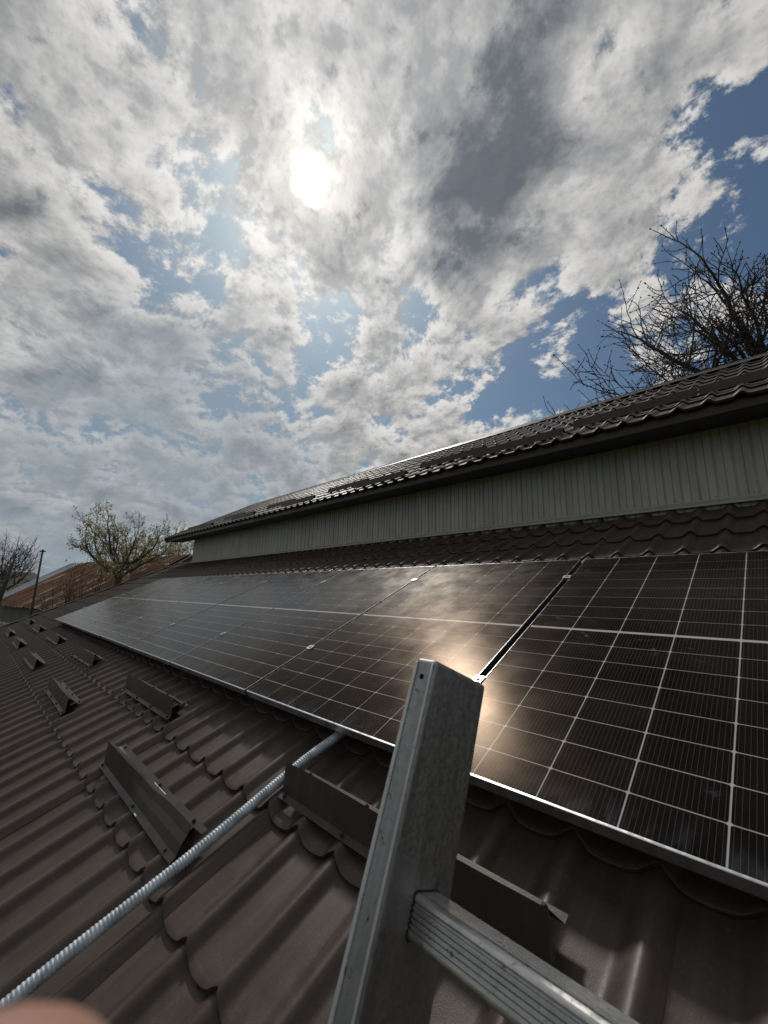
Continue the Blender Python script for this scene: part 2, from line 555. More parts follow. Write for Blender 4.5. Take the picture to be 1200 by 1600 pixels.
def sheet_mesh(name, v0, steps, v1, k=26, phase=0.0, seed=1):
    """one pressed tile-effect sheet, 6 waves wide, with its scalloped risers"""
    rng = random.Random(seed)
    b = MB()
    xs = [SHEETW * i / (6 * k) for i in range(6 * k + 1)] + [SHEETW + .012, SHEETW + .020]
    us = [(x / WAVE + phase) for x in xs]
    cr = [crest(u) for u in us]
    lap = [.0022 * max(0.0, (x - SHEETW * .6) / (SHEETW * .4)) for x in xs]
    edges = [v0] + list(steps) + [v1]
    nx = len(xs)
    for q in range(len(edges) - 1):
        va, vb = edges[q], edges[q + 1]
        first = q == 0
        last = q == len(edges) - 2
        rows = []
        full = STEP
        for t in (0.0, .012, .05, .5, 1.0):
            row = []
            for i in range(nx):
                ea = tongue(us[i])
                a_ = va + (0 if first else ea)
                b_ = vb + (0 if last else ea + .006)
                v = a_ + (b_ - a_) * t
                fr = min(1.0, (v - (vb - full)) / full) if first else (v - va) / full
                lift = HS * (1 - max(0.0, min(1.0, fr)))
                n = HW * cr[i] + lift + lap[i] - (.0025 if t == 0 else 0)
                row.append((xs[i], v, n))
            rows.append(row)
        vs_ = [p for r_ in rows for p in r_]
        b.add(vs_, [(r_ * nx + i, r_ * nx + i + 1, (r_ + 1) * nx + i + 1, (r_ + 1) * nx + i) for r_ in range(len(rows) - 1) for i in range(nx - 1)], True)
        # riser
        low = [(x, v + .005, n - HS - .001) for (x, v, n) in rows[0]]
        b.add(rows[0] + low, [(i, nx + i, nx + i + 1, i + 1) for i in range(nx - 1)], True)
    # folded edge at the lapped side
    ee = []
    for q in range(len(edges) - 1):
        va, vb = edges[q], edges[q + 1]
    return b.mesh(name)


house = thing('house', 'low house with brown tile-effect steel roofs and a grey-green clad upper wall', 'house')
ROOF_L, ROOF_R = -11.42, 2.8
EAVE_V, TOP_V = -1.22, 3.30
dk = MB()
dk.box((ROOF_L + .03, EAVE_V + .04, N0 - .10), (ROOF_R - .02, TOP_V, N0 - .012))
lower_roof = ob('lower_roof', dk, M_DECK, house, roofM())
steps = [-1.0 + STEP * i for i in range(13)]
x_edge = -.462
starts = []
x = x_edge
while x > ROOF_L:
    x -= SHEETW
while x < ROOF_R:
    starts.append(x); x += SHEETW
PH = ((-.462 + .11) / WAVE) % 1.0
me_low = sheet_mesh('tile_sheet_lower', EAVE_V, steps, TOP_V, phase=PH)
me_low.materials.append(M_ROOF)
rng = random.Random(4)
for i, xs_ in enumerate(starts):
    o = ob('roof_sheet', me_low, None, lower_roof)
    o.matrix_local = Matrix.Translation((xs_, rng.uniform(-.0015, .0015), N0 + rng.uniform(-.0008, .0008)))
ROOF_L = starts[0]
ROOF_R = starts[-1] + SHEETW
# barge trim at the left end
b = MB()
b.extrude([(EAVE_V - .02, N0 - .14), (EAVE_V - .02, N0 + .055), (TOP_V, N0 + .055), (TOP_V, N0 - .14)], ROOF_L - .02, ROOF_L + .0)
b.extrude([(EAVE_V - .02, N0 + .055), (EAVE_V - .02, N0 + .058), (TOP_V, N0 + .058), (TOP_V, N0 + .055)], ROOF_L - .02, ROOF_L + .11)
ob('barge_trim', b, M_ROOF2, house, roofM())
b = MB()
b.box((ROOF_L, EAVE_V - .012, N0 - .17), (ROOF_R, EAVE_V + .030, N0 - .004))
ob('eave_fascia', b, M_ROOF2, house, roofM())

WY = 2.895            # face of the clad upper wall
WX0, WX1 = -10.25, ROOF_R
WZ0, WZ1 = 1.24, 1.90
b = MB()
b.box((WX0 + .2, -.62, GZ), (ROOF_R - .2, WY + 4.0, -.62))
ob('lower_wall', b, M_WALL, house)
b = MB()
b.box((WX0 + .02, WY + .013, .8), (WX1, WY + 4.5, WZ1 + .02))
wall = ob('upper_wall', b, M_GREYWALL, house)
# profiled cladding, one rib-to-rib board at a time
BW = .115
b = MB()
prof = [(0, 0), (.006, 0), (.0085, -.0085), (.0545, -.0085), (.0560, -.0030), (.0590, -.0030), (.0605, -.0085), (.1065, -.0085), (.109, 0), (.115, 0)]
vs_ = [(px, py, 0) for px, py in prof] + [(px, py, .72) for px, py in prof]
k = len(prof)
b.add(vs_, [(i, i + 1, k + i + 1, k + i) for i in range(k - 1)], False)
me_board = b.mesh('siding_board'); me_board.materials.append(M_SIDING)
nb = int((WX1 - WX0) / BW)
for i in range(nb):
    ob('siding_board', me_board, None, wall, Matrix.Translation((WX0 + i * BW, WY + rng.uniform(-.0008, .0008), 1.22)))
b = MB()
b.box((WX0 - .012, WY - .010, 1.2), (WX0 + .0, WY + .3, WZ1 + .01))
ob('corner_trim', b, M_FLASH, house)
# flashing between wall and lower roof
b = MB()
fz = 1.325
b.extrude([(WY - .0100, fz + .004), (WY - .0115, fz + .004), (WY - .0135, fz - .006), (WY - .052, fz - .034), (WY - .055, fz - .050), (WY - .051, fz - .048), (WY - .048, fz - .036), (WY - .0100, fz - .008)], WX0 - .03, WX1)
fl = ob('wall_flashing', b, M_FLASH, house)
b = MB()
for q in range(6):
    t = 2 * math.pi * q / 6
b.add([(0.005 * math.cos(t), -.004, .005 * math.sin(t)) for t in [i * math.pi / 3 for i in range(6)]] + [(0.006 * math.cos(t), 0, .006 * math.sin(t)) for t in [i * math.pi / 3 for i in range(6)]],
      [(0, 1, 2, 3, 4, 5)] + [(i, (i + 1) % 6, 6 + (i + 1) % 6, 6 + i) for i in range(6)])
me_riv = b.mesh('rivet'); me_riv.materials.append(M_GALV)
for i in range(22):
    ob('rivet', me_riv, None, fl, Matrix.Translation((2.6 - i * .26 + rng.uniform(-.03, .03), WY - .0088, fz + .022)))
# soffit and fascia of the upper roof
UX0, UX1 = -11.25, ROOF_R
b = MB()
vs_ = []
b.add([(UX0, UY + .02, 1.868), (UX1, UY + .02, 1.868), (UX1, WY + .03, 1.900), (UX0, WY + .03, 1.900), (UX0, UY + .02, 1.880), (UX1, UY + .02, 1.880), (UX1, WY + .03, 1.912), (UX0, WY + .03, 1.912)],
      [(0, 3, 2, 1), (4, 5, 6, 7), (0, 1, 5, 4), (1, 2, 6, 5), (2, 3, 7, 6), (3, 0, 4, 7)])
ob('soffit', b, M_SOFFIT, house)
fp = MB()
fp.extrude([(UY, 1.862), (UY + .018, 1.862), (UY + .018, 1.938), (UY - .004, 1.938), (UY - .004, 1.934), (UY, 1.932)], 0, 2.0)
me_f = fp.mesh('eave_fascia'); me_f.materials.append(M_ROOF2)
x = UX0
i = 0
while x < UX1:
    ob('fascia_board', me_f, None, house, Matrix.Translation((x, -.0012 * (i % 2), 0)))
    x += 1.996; i += 1
# upper roof
UL = 2.60
dk = MB()
dk.box((UX0 + .02, .0, -.07), (UX1, UL - .02, -.010))
upper_roof = ob('upper_roof', dk, M_DECK, house, upM())
usteps = [.27 + STEP * i for i in range(7)]
me_up = sheet_mesh('tile_sheet_upper', -.045, usteps, UL + .01, k=18, phase=.15)
me_up.materials.append(M_ROOF)
nsh = int((UX1 - UX0) / SHEETW) + 1
for i in range(nsh):
    ob('roof_sheet', me_up, None, upper_roof, Matrix.Translation((UX0 + i * SHEETW, rng.uniform(-.0015, .0015), .004 + rng.uniform(-.0008, .0008))))
UX1b = UX0 + nsh * SHEETW
ry = UY + UL * math.cos(UPITCH)
rz = UZ + UL * math.sin(UPITCH)
# far slope
back = ob('back_roof', dk.mesh('back_roof'), M_DECK, house,
          Matrix.Translation((0, 2 * ry, 0)) @ Matrix.Diagonal((1, -1, 1, 1)) @ upM())
for i in range(nsh):
    ob('roof_sheet', me_up, None, back, Matrix.Translation((UX0 + i * SHEETW, 0, .004)))
# ridge caps, lapped
b = MB()
pr_ = [(-.115, -.040), (-.05, .012), (-.035, .034), (0, .050), (.035, .034), (.05, .012), (.115, -.040), (.113, -.043), (.048, .008), (.033, .030), (0, .046), (-.033, .030), (-.048, .008), (-.113, -.043)]
b.extrude(pr_, 0, 2.02)
me_rc = b.mesh('ridge_cap'); me_rc.materials.append(M_ROOF2)
x = UX0 - .02
i = 0
while x < UX1b - .5:
    ob('ridge_cap', me_rc, None, upper_roof, upM().inverted() @ Matrix.Translation((x, ry, rz + .028 + .003 * (i % 2))))
    x += 1.95; i += 1
# gable trim on the left
b = MB()
b.extrude([(-.05, -.09), (-.05, .05), (UL, .05), (UL, -.09)], UX0 - .022, UX0 - .004)
b.extrude([(-.05, .05), (-.05, .053), (UL, .053), (UL, .05)], UX0 - .022, UX0 + .09)
ob('barge_trim', b, M_ROOF2, house, upM())
b = MB()
b.add([(WX0 + .02, WY + .02, 1.9), (WX0 + .02, WY + 4.4, 1.9), (WX0 + .02, ry, rz - .12), (WX0 + .05, WY + .02, 1.9), (WX0 + .05, WY + 4.4, 1.9), (WX0 + .05, ry, rz - .12)],
      [(0, 2, 1), (3, 4, 5), (0, 1, 4, 3), (1, 2, 5, 4), (2, 0, 3, 5)])
ob('gable_wall', b, M_SIDING, house)

# ------------------------------------------------------------------ snow guards
GP = [(0, 0), (.022, .0), (.068, .084), (.106, .007), (.126, .007)]


def guard_prof():
    th = .0016
    top = [(y, z + th) for y, z in GP]
    # open sheet with thickness
    return GP + list(reversed(top))


def guard_mesh(name, L, dent=False, seed=0):
    b = MB()
    def fn(x, y, z):
        if dent:
            t = (x - L * .48) / (L * .20)
            s_ = 1 / (1 + math.exp(-t * 5.0))
            hgt = max(0.0, z - .002) / .076
            z2 = z - s_ * .026 * hgt
            y2 = y + s_ * .020 * hgt
            if .018 < y < .04:
                z2 += s_ * .006
            bow = math.exp(-((x - L * .62) / (.12 * L)) ** 2)
            y2 -= bow * .010 * hgt
            # the upper flange is lifted at the far end
            if y > .10:
                z2 += .020 * max(0, 1 - x / (L * .3)) ** 1.5
            return (x, y2, z2)
        r1 = .0025 * math.sin(x * 7 + seed) * (z / .08)
        return (x, y + r1, z)
    # extra points on the front sheet so that a dent can bend it
    b.extrude(guard_prof() if not dent else dense(guard_prof()), 0, L, 26 if dent else 8, False, fn)
    return b.mesh(name)


def dense(pr):
    out = []
    for i in range(len(pr)):
        a, c = pr[i], pr[(i + 1) % len(pr)]
        out.append(a)
        if math.dist(a, c) > .05:
            for t in (.33, .66):
                out.append((a[0] + (c[0] - a[0]) * t, a[1] + (c[1] - a[1]) * t))
    return out


b = MB()
k = 6
b.add([(.0048 * math.cos(i * math.pi / 3), .0048 * math.sin(i * math.pi / 3), .0035) for i in range(6)] + [(.0048 * math.cos(i * math.pi / 3), .0048 * math.sin(i * math.pi / 3), .009) for i in range(6)],
      [(i, (i + 1) % 6, 6 + (i + 1) % 6, 6 + i) for i in range(6)] + [(6, 7, 8, 9, 10, 11)])
k = 10
b.add([(.0075 * math.cos(i * math.pi / 5), .0075 * math.sin(i * math.pi / 5), 0) for i in range(k)] + [(.0065 * math.cos(i * math.pi / 5), .0065 * math.sin(i * math.pi / 5), .0036) for i in range(k)],
      [(i, (i + 1) % k, k + (i + 1) % k, k + i) for i in range(k)] + [tuple(k + i for i in range(k))])
me_screw = b.mesh('screw'); me_screw.materials.append(M_BLACK)

ORD = ['first', 'second', 'third', 'fourth', 'fifth', 'sixth', 'seventh', 'eighth', 'ninth', 'tenth', 'eleventh', 'twelfth']
# x start, length, v of lower flange, label
LG = [(-1.583, 1.005, -.602, 'dented brown snow guard with bare scratches, left of the grey conduit'),
      (-.463, .955, -.272, 'brown snow guard partly hidden behind the ladder rail, right of the conduit'),
      (-2.585, .955, -.272, 'brown snow guard below the panels, next to the dented one on its upper left'),
      (-3.69, .955, -.605, 'brown snow guard in the lower row, next beyond the dented one'),
      (-4.71, .955, -.272, 'brown snow guard in the upper row, third from the conduit'),
      (-5.80, .955, -.600, 'brown snow guard in the lower row, third counting the dented one'),
      (-6.82, .955, -.272, 'brown snow guard in the upper row, fourth from the conduit'),
      (-7.88, .955, -.598, 'small looking brown snow guard in the lower row, fourth counting the dented one'),
      (-8.80, .955, -.272, 'small looking brown snow guard in the upper row, fifth from the conduit'),
      (-9.78, .90, -.596, 'tiny looking brown snow guard in the lower row near the left picture edge'),
      (-10.55, .90, -.262, 'farthest brown snow guard in the upper row beside the roof end')]
me_g = guard_mesh('guard_plate', .955)
me_gd = guard_mesh('guard_plate_dented', 1.005, True)
GN = -.099
for i, (gx, L, gvv, lab) in enumerate(LG):
    t = thing('snow_guard', lab, 'snow guard', 'snow guards on the lower roof', roofM(gx, gvv, GN))
    if i:
        t.matrix_world = t.matrix_world @ Matrix.Rotation(R(rng.uniform(-.5, .5)), 4, 'Z')
    ob('guard_plate', me_gd if i == 0 else me_g, M_ROOF2, t, Matrix.Diagonal((L / (1.005 if i == 0 else .955), 1, 1, 1)))
    if i < 5:
        for fx in (.03, .36, .66, .97) if i else (.02, .55, .93):
            ob('screw', me_screw, None, t, Matrix.Translation((fx * L, .012, .0016)))
            ob('screw', me_screw, None, t, Matrix.Translation(((fx * .96 + .02) * L, (.116), .0090 + (.012 if i == 0 and fx < .1 else 0))))
    if i == 0:
        b = MB(); b.box((.60 * L, .0015, .0018), (.626 * L, .024, .0030)); o = ob('scratch', b, M_SCRATCH, t)
        o['label'] = 'bright scraped patch on the lower flange'
        b = MB(); b.box((.50 * L, .1075, .0088), (.64 * L, .1105, .0096)); o = ob('scratch', b, M_SCRATCH, t)
        o['label'] = 'bright scraped line on the upper flange'
for (sx_, sv_) in [(-.20, -.672), (-.38, -.322), (-1.12, -.672), (-.75, -1.02), (-1.67, -.322), (-1.85, -.672), (-2.40, -.672), (-2.77, -.322), (.35, .03), (-2.95, -1.02), (-3.50, -.322), (-.57, -.672)]:
    ob('screw', me_screw, M_BLACK, lower_roof, Matrix.Translation((sx_, sv_, N0 + .004)))
UG = [(.535, .98, .385, 'brown snow guard on the upper roof at the right picture edge'),
      (-.46, .98, .385, 'brown snow guard on the upper roof below the bare tree'),
      (-1.44, .98, .08, 'brown snow guard low on the upper roof, nearest of its row to the bare tree'),
      (-2.42, .98, .385, 'brown snow guard on the upper roof, third of the higher row from the right edge'),
      (-3.42, .98, .08, 'brown snow guard low on the upper roof, second of the lower row from the right'),
      (-4.42, .98, .385, 'brown snow guard on the upper roof, fourth of the higher row from the right edge'),
      (-5.42, .98, .08, 'brown snow guard low on the upper roof, third of the lower row from the right'),
      (-6.42, .98, .385, 'brown snow guard on the upper roof, fifth of the higher row from the right edge'),
      (-7.42, .98, .08, 'brown snow guard low on the upper roof, fourth of the lower row from the right'),
      (-8.42, .98, .385, 'brown snow guard on the upper roof, sixth of the higher row from the right edge'),
      (-9.42, .98, .08, 'brown snow guard low on the upper roof, fifth of the lower row from the right'),
      (-10.5, .98, .30, 'brown snow guard at the far left end of the upper roof')]
for i, (gx, L, gvv, lab) in enumerate(UG):
    t = thing('snow_guard', lab, 'snow guard', 'snow guards on the upper roof', upM(gx, gvv, .044))
    ob('guard_plate', me_g, M_ROOF2, t, Matrix.Diagonal((L / .955, 1, .74, 1)))

# ------------------------------------------------------------------ solar panels
PW, PHT = 1.119, 1.740
CP, CM = .1852, .0039           # column pitch and margin
RP, RM = .1074, .004
TH = .030


def col_x(c):
    return CM + CP * c


def row_v(r_):
    return RM + RP * r_ if r_ < 8 else PHT - RM - RP * (16 - r_)


b = MB()
lip = .0065
zt, zb = .0016, -TH
def ring(x0, y0, x1, y1):
    return [(x0, y0), (x1, y0), (x1, y1), (x0, y1)]
o_ = ring(0, 0, PW, PHT); i_ = ring(.0024, lip, PW - .0024, PHT - lip)
bev = .0012
ob_ = ring(bev, bev, PW - bev, PHT - bev)
V_ = [(x, y, zb) for x, y in o_] + [(x, y, zt - bev) for x, y in o_] + [(x, y, zt) for x, y in ob_] + [(x, y, zt) for x, y in i_] + [(x, y, -.001) for x, y in i_] + \
     [(x, y, zb) for x, y in ring(.03, .03, PW - .03, PHT - .03)]
F_ = []
for a in range(4):
    j = (a + 1) % 4
    F_ += [(a, j, 4 + j, 4 + a), (4 + a, 4 + j, 8 + j, 8 + a), (8 + a, 8 + j, 12 + j, 12 + a), (12 + a, 12 + j, 16 + j, 16 + a), (a, 20 + a, 20 + j, j)]
b.add(V_, F_)
me_frame = b.mesh('panel_frame'); me_frame.materials.append(M_FRAME)
b = MB(); b.box((.0058, .004, -.0058), (PW - .0058, PHT - .004, -.0030))
me_back = b.mesh('backsheet'); me_back.materials.append(M_BACK)
b = MB(); b.add([(.006, .006, -.0002), (PW - .006, .006, -.0002), (PW - .006, PHT - .006, -.0002), (.006, PHT - .006, -.0002)], [(0, 1, 2, 3)])
me_glass = b.mesh('glass_pane'); me_glass.materials.append(M_GLASS)
cw, ch, cc = CP - .0043, RP - .0042, .0038


def cell_poly(x, y):
    return [(x + cc, y), (x + cw - cc, y), (x + cw, y + cc), (x + cw, y + ch - cc), (x + cw - cc, y + ch), (x + cc, y + ch), (x, y + ch - cc), (x, y + cc)]


def cells_mesh(name, origins):
    b = MB()
    for (x, y) in origins:
        p = cell_poly(x, y)
        b.add([(px, py, -.0018) for px, py in p] + [(px, py, -.0028) for px, py in p], [tuple(range(8))] + [(8 + q, 8 + (q + 1) % 8, (q + 1) % 8, q) for q in range(8)])
    me = b.mesh(name)
    uvl = me.uv_layers.new(name='UVMap')
    for poly in me.polygons:
        for li in poly.loop_indices:
            vi = me.loops[li].vertex_index
            o2 = origins[vi // 16]
            co = me.vertices[vi].co
            uvl.data[li].uv = ((co.x - o2[0]) / cw, (co.y - o2[1]) / ch)
    me.materials.append(M_CELL)
    return me


b = MB(); b.box((-.0016, .002, -TH), (-.0001, PHT - .002, -.0012))  # added black strip along the frame side, stands for the shade between panels
me_seam_shade = b.mesh('seam_shade_strip'); me_seam_shade.materials.append(M_BLACK)
me_cell = cells_mesh('cell', [(0, 0)])
me_cells = cells_mesh('cells', [(col_x(c) + .00215, row_v(r_) + .0021) for c in range(6) for r_ in range(16)])
PLAB = ['large near solar panel cut by the right picture edge',
        'solar panel behind the top of the ladder rail',
        'third solar panel from the right, its lower corner above the conduit',
        'fourth solar panel from the right in the row',
        'fifth solar panel from the right in the row',
        'sixth solar panel from the right in the row',
        'second farthest solar panel, seventh from the right',
        'farthest solar panel at the left end of the row']
pxs = [.006] + [-.028 - PW - i * 1.138 for i in range(7)]
for i, px in enumerate(pxs):
    t = thing('solar_panel', PLAB[i], 'solar panel', 'row of solar panels on the lower roof', roofM(px, rng.uniform(-.002, .002), rng.uniform(-.001, .001)))
    ob('frame', me_frame, None, t)
    ob('backsheet', me_back, None, t)
    ob('seam_shade_strip', me_seam_shade, None, t)
    ob('seam_shade_strip', me_seam_shade, None, t, Matrix.Translation((PW + .0017, 0, 0)))
    if i < 4:
        for c in range(6):
            for r_ in range(16):
                ob('cell', me_cell, None, t, Matrix.Translation((col_x(c) + .00215, row_v(r_) + .0021, 0)))
    else:
        o = ob('cell_grid', me_cells, None, t); o['kind'] = 'stuff'
    ob('glass_pane', me_glass, None, t)
# mounting rails with their feet and clamps
b = MB()
b.box((-.021, -.019, -.004), (.021, .019, .0005))
b.add([(.008 * math.cos(i * math.pi / 4), .008 * math.sin(i * math.pi / 4), .0005) for i in range(8)] + [(.0075 * math.cos(i * math.pi / 4), .0075 * math.sin(i * math.pi / 4), .006) for i in range(8)],
      [(i, (i + 1) % 8, 8 + (i + 1) % 8, 8 + i) for i in range(8)] + [tuple(8 + i for i in range(8))])
b.box((-.004, -.018, -.036), (.004, .018, -.003))
me_clamp = b.mesh('clamp'); me_clamp.materials.append(M_FRAME)
b = MB()
b.box((-.02, -.018, -.104), (.02, .018, -.066)); b.box((-.004, -.06, -.108), (.034, .06, -.104))
me_foot = b.mesh('roof_foot'); me_foot.materials.append(M_RAIL)
rx0, rx1 = pxs[-1] - .08, 1.25
for rv, lab in ((.418, 'lower aluminium mounting rail under the panel row with bright clamps'), (1.44, 'upper aluminium mounting rail under the panel row with bright clamps')):
    t = thing('mounting_rail', lab, 'rail', 'rails under the solar panels', roofM(0, rv, 0))
    b = MB(); b.extrude([(-.02, -.066), (.02, -.066), (.02, -.0325), (.006, -.0325), (.006, -.04), (-.006, -.04), (-.006, -.0325), (-.02, -.0325)], rx0, rx1)
    ob('rail_profile', b, M_RAIL, t)
    for i in range(8):
        gx = -.014 if i == 0 else -.028 - PW - .0095 - (i - 1) * 1.138 if i else 0
        ob('clamp', me_clamp, None, t, Matrix.Translation((gx, rng.uniform(-.012, .012), .0055)))
        ob('roof_foot', me_foot, None, t, Matrix.Translation((gx - .45, 0, 0)))

# ------------------------------------------------------------------ conduit
pts = [(-.560, -1.22), (-.551, -.993), (-.543, -.869), (-.533, -.721), (-.521, -.542), (-.505, -.326), (-.488, -.111), (-.465, .017), (-.445, .15), (-.40, .40), (-.36, .60)]
rib = .0095
Rb, Ra = .0176, .0147
path = []
for a, c in zip(pts[:-1], pts[1:]):
    n_ = max(1, int(round(math.dist(a, c) / (rib / 4))))
    for i in range(n_):
        t = i / n_
        path.append((a[0] + (c[0] - a[0]) * t, a[1] + (c[1] - a[1]) * t))
pp, rr = [], []
for i, (x, v) in enumerate(path):
    fr = ((v + 1.0) / STEP) % 1.0
    pp.append((x + .003 * math.sin(v * 9), v, -.082 + .003 * math.sin(v * 5 + 1)))
    rr.append((Ra, Ra + .0020, Rb, Ra + .0020)[i % 4])
b = MB()
b.tube(pp, rr, 14)
o = ob('cable_conduit', b, M_COND, None, roofM())
tag(o, 'ribbed grey flexible conduit running down the roof from under the panels', 'conduit')

# ------------------------------------------------------------------ ladder
LP = Vector((.66, -.7524, .4155))          # top inner climber-side edge of the left rail
Lr = Vector((0, .3502, .9367)).normalized()
Ls = Vector((0, Lr.z, -Lr.y))
LM = Matrix(((1, 0, 0, LP.x), (0, Ls.y, Lr.y, LP.y), (0, Ls.z, Lr.z, LP.z), (0, 0, 0, 1)))   # local: x across, y through the ladder, z up the rail
LEN = (LP.z - GZ) / Lr.z
ladder = thing('ladder', 'worn aluminium ladder leaning on the roof edge in the foreground', 'ladder', None, LM)
RW, RD = .025, .094
GAP = .385


def rail(name, x0, x1, hole):
    b = MB(); b.box((x0, 0, -LEN), (x1, RD, 0))
    o = ob(name, b, M_LADDER, ladder)
    bevel(o, .0048, 3)
    if hole:
        c = MB(); c.tube([(x0 + .0118, -.02, -.0175), (x0 + .0118, .012, -.0175)], .0027, 16)
        h = ob('cutter', c, M_BLACK, ladder)
        md = o.modifiers.new('hole', 'BOOLEAN'); md.object = h; md.operation = 'DIFFERENCE'; md.solver = 'EXACT'
        bpy.context.view_layer.update()
        dg = bpy.context.evaluated_depsgraph_get()
        me = bpy.data.meshes.new_from_object(o.evaluated_get(dg))
        o.modifiers.clear()
        o.data = me
        bpy.data.objects.remove(h)
    o.data.set_sharp_from_angle(angle=R(40))
    wn = o.modifiers.new('weighted_normals', 'WEIGHTED_NORMAL'); wn.keep_sharp = True
    return o


rail('rail', -RW, 0, True)
rail('rail', GAP, GAP + RW, False)
# rung: rounded box with grooves on its climber side and fine ribs on top
def rung_profile():
    y0, y1, z0, z1 = -.0145, .0205, -.0155, .0155
    c = .005
    p = []
    def arc(cy, cz, a0, a1, r_, n=5):
        for i in range(n + 1):
            a = R(a0 + (a1 - a0) * i / n)
            p.append((cy + r_ * math.cos(a), cz + r_ * math.sin(a)))
    # start lower front, up the front face (y0), over the top, down the back
    arc(y0 + c, z0 + c, 270, 180, c)
    ng = 5
    zz0, zz1 = z0 + c + .001, z1 - c - .0015
    for i in range(ng):
        a = zz0 + (zz1 - zz0) * i / ng; w_ = (zz1 - zz0) / ng
        p += [(y0, a + w_ * .05), (y0, a + w_ * .45), (y0 + .0017, a + w_ * .58), (y0 + .0017, a + w_ * .86)]
    arc(y0 + c, z1 - c, 180, 90, c)
    ng = 9
    yy0, yy1 = y0 + c + .001, y1 - c
    for i in range(ng):
        a = yy0 + (yy1 - yy0) * i / ng; w_ = (yy1 - yy0) / ng
        p += [(a, z1), (a + w_ * .5, z1), (a + w_ * .62, z1 - .0007), (a + w_ * .88, z1 - .0007)]
    arc(y1 - c, z1 - c, 90, 0, c)
    arc(y1 - c, z0 + c, 0, -90, c)
    return [(-0.0, 0.0)] and p


b = MB(); b.box((-RW, -.0011, -LEN + .01), (-RW + .0045, .001, -.004))
o = ob('edge_lip', b, M_LADDER, ladder); bevel(o, .0005, 1)
b = MB(); b.box((-.0045, -.0009, -LEN + .01), (-.0015, .001, -.004))
o = ob('edge_lip', b, M_LADDER, ladder); bevel(o, .0004, 1)
b = MB()
pf = rung_profile()
cy_ = .003
b.extrude([((y_ - cy_) * 1.07 + cy_, z_ * 1.07) for y_, z_ in pf], -.0005, .0007)
me_rung_gap = b.mesh('rung_gap_shade'); me_rung_gap.materials.append(M_BLACK)  # added thin black plate, draws the dark gap around the rung end
b = MB(); b.extrude(rung_profile(), -.004, GAP + .004)
me_rung = b.mesh('rung'); me_rung.materials.append(M_RUNG)
z = -.193
while z > -LEN + .1:
    rg = ob('rung', me_rung, None, ladder, Matrix.Translation((0, .052, z)))
    ob('rung_gap_shade', me_rung_gap, None, rg)
    ob('rung_gap_shade', me_rung_gap, None, rg, Matrix.Translation((GAP - .0002, 0, 0)))
    z -= .28


# ------------------------------------------------------------------ trees
def rand_perp(rng, d):
    while True:
        a = Vector((rng.gauss(0, 1), rng.gauss(0, 1), rng.gauss(0, 1)))
        a = a - d * a.dot(d)
        if a.length > .2:
            return a.normalized()


def octa(b, p, d, L, w):
    d = d.normalized()
    a = d.orthogonal().normalized(); c = d.cross(a)
    m_ = p + d * L * .45
    b.add([p, p + d * L, m_ + a * w, m_ + c * w, m_ - a * w, m_ - c * w],
          [(0, 3, 2), (0, 4, 3), (0, 5, 4), (0, 2, 5), (1, 2, 3), (1, 3, 4), (1, 4, 5), (1, 5, 2)], True)


def grow(rng, trunk, crown, p, d, L, r_, lvl, maxl, up=.12, curl=.30, kids=(4, 6), ends=None, ratio=.66, spread=(30, 62), bounds=None, rmin=.0035):
    n = 6 if lvl < 2 else 5 if lvl < maxl else 4
    pts = [p.copy()]; rad = [r_]
    q = p.copy(); dd = d.normalized()
    r1 = max(rmin * .6, r_ * (.50 if lvl else .62))
    for i in range(n):
        dd = (dd + rand_perp(rng, dd) * rng.uniform(.2, 1) * curl + Vector((0, 0, up))).normalized()
        q = q + dd * (L / n)
        pts.append(q.copy()); rad.append(r_ + (r1 - r_) * (i + 1) / n)
    b = trunk if lvl <= 1 else crown
    b.tube(pts, rad, 7 if lvl < 2 else 5 if lvl < 3 else 3, caps=False)
    if lvl >= maxl:
        if ends is not None:
            ends.append((pts, dd))
        return
    nk = rng.randint(*kids)
    for i in range(nk):
        t = .25 + .75 * (i + rng.random()) / nk if lvl else .45 + .55 * (i + rng.random()) / nk
        j = min(n - 1, int(t * n)); f = t * n - j
        f = min(1, max(0, f))
        pos = pts[j].lerp(pts[j + 1], f)
        ax = (pts[j + 1] - pts[j]).normalized()
        an = R(rng.uniform(*spread))
        nd = ax * math.cos(an) + rand_perp(rng, ax) * math.sin(an)
        rr_ = (rad[j] + (rad[j + 1] - rad[j]) * f)
        grow(rng, trunk, crown, pos, nd, L * ratio * rng.uniform(.7, 1.15), max(rmin, rr_ * rng.uniform(.45, .68)), lvl + 1, maxl, up, curl, kids, ends, ratio, spread, bounds, rmin)
    # leader goes on
    grow(rng, trunk, crown, pts[-1], dd, L * ratio * rng.uniform(.85, 1.1), max(rmin, r1 * .95), lvl + 1, maxl, up, curl, kids, ends, ratio, spread, bounds, rmin)


def tree_thing(name, label, cat, base, barkm, leafm=None, group=None):
    t = thing(name, label, cat, group, Matrix.Translation(base))
    return t


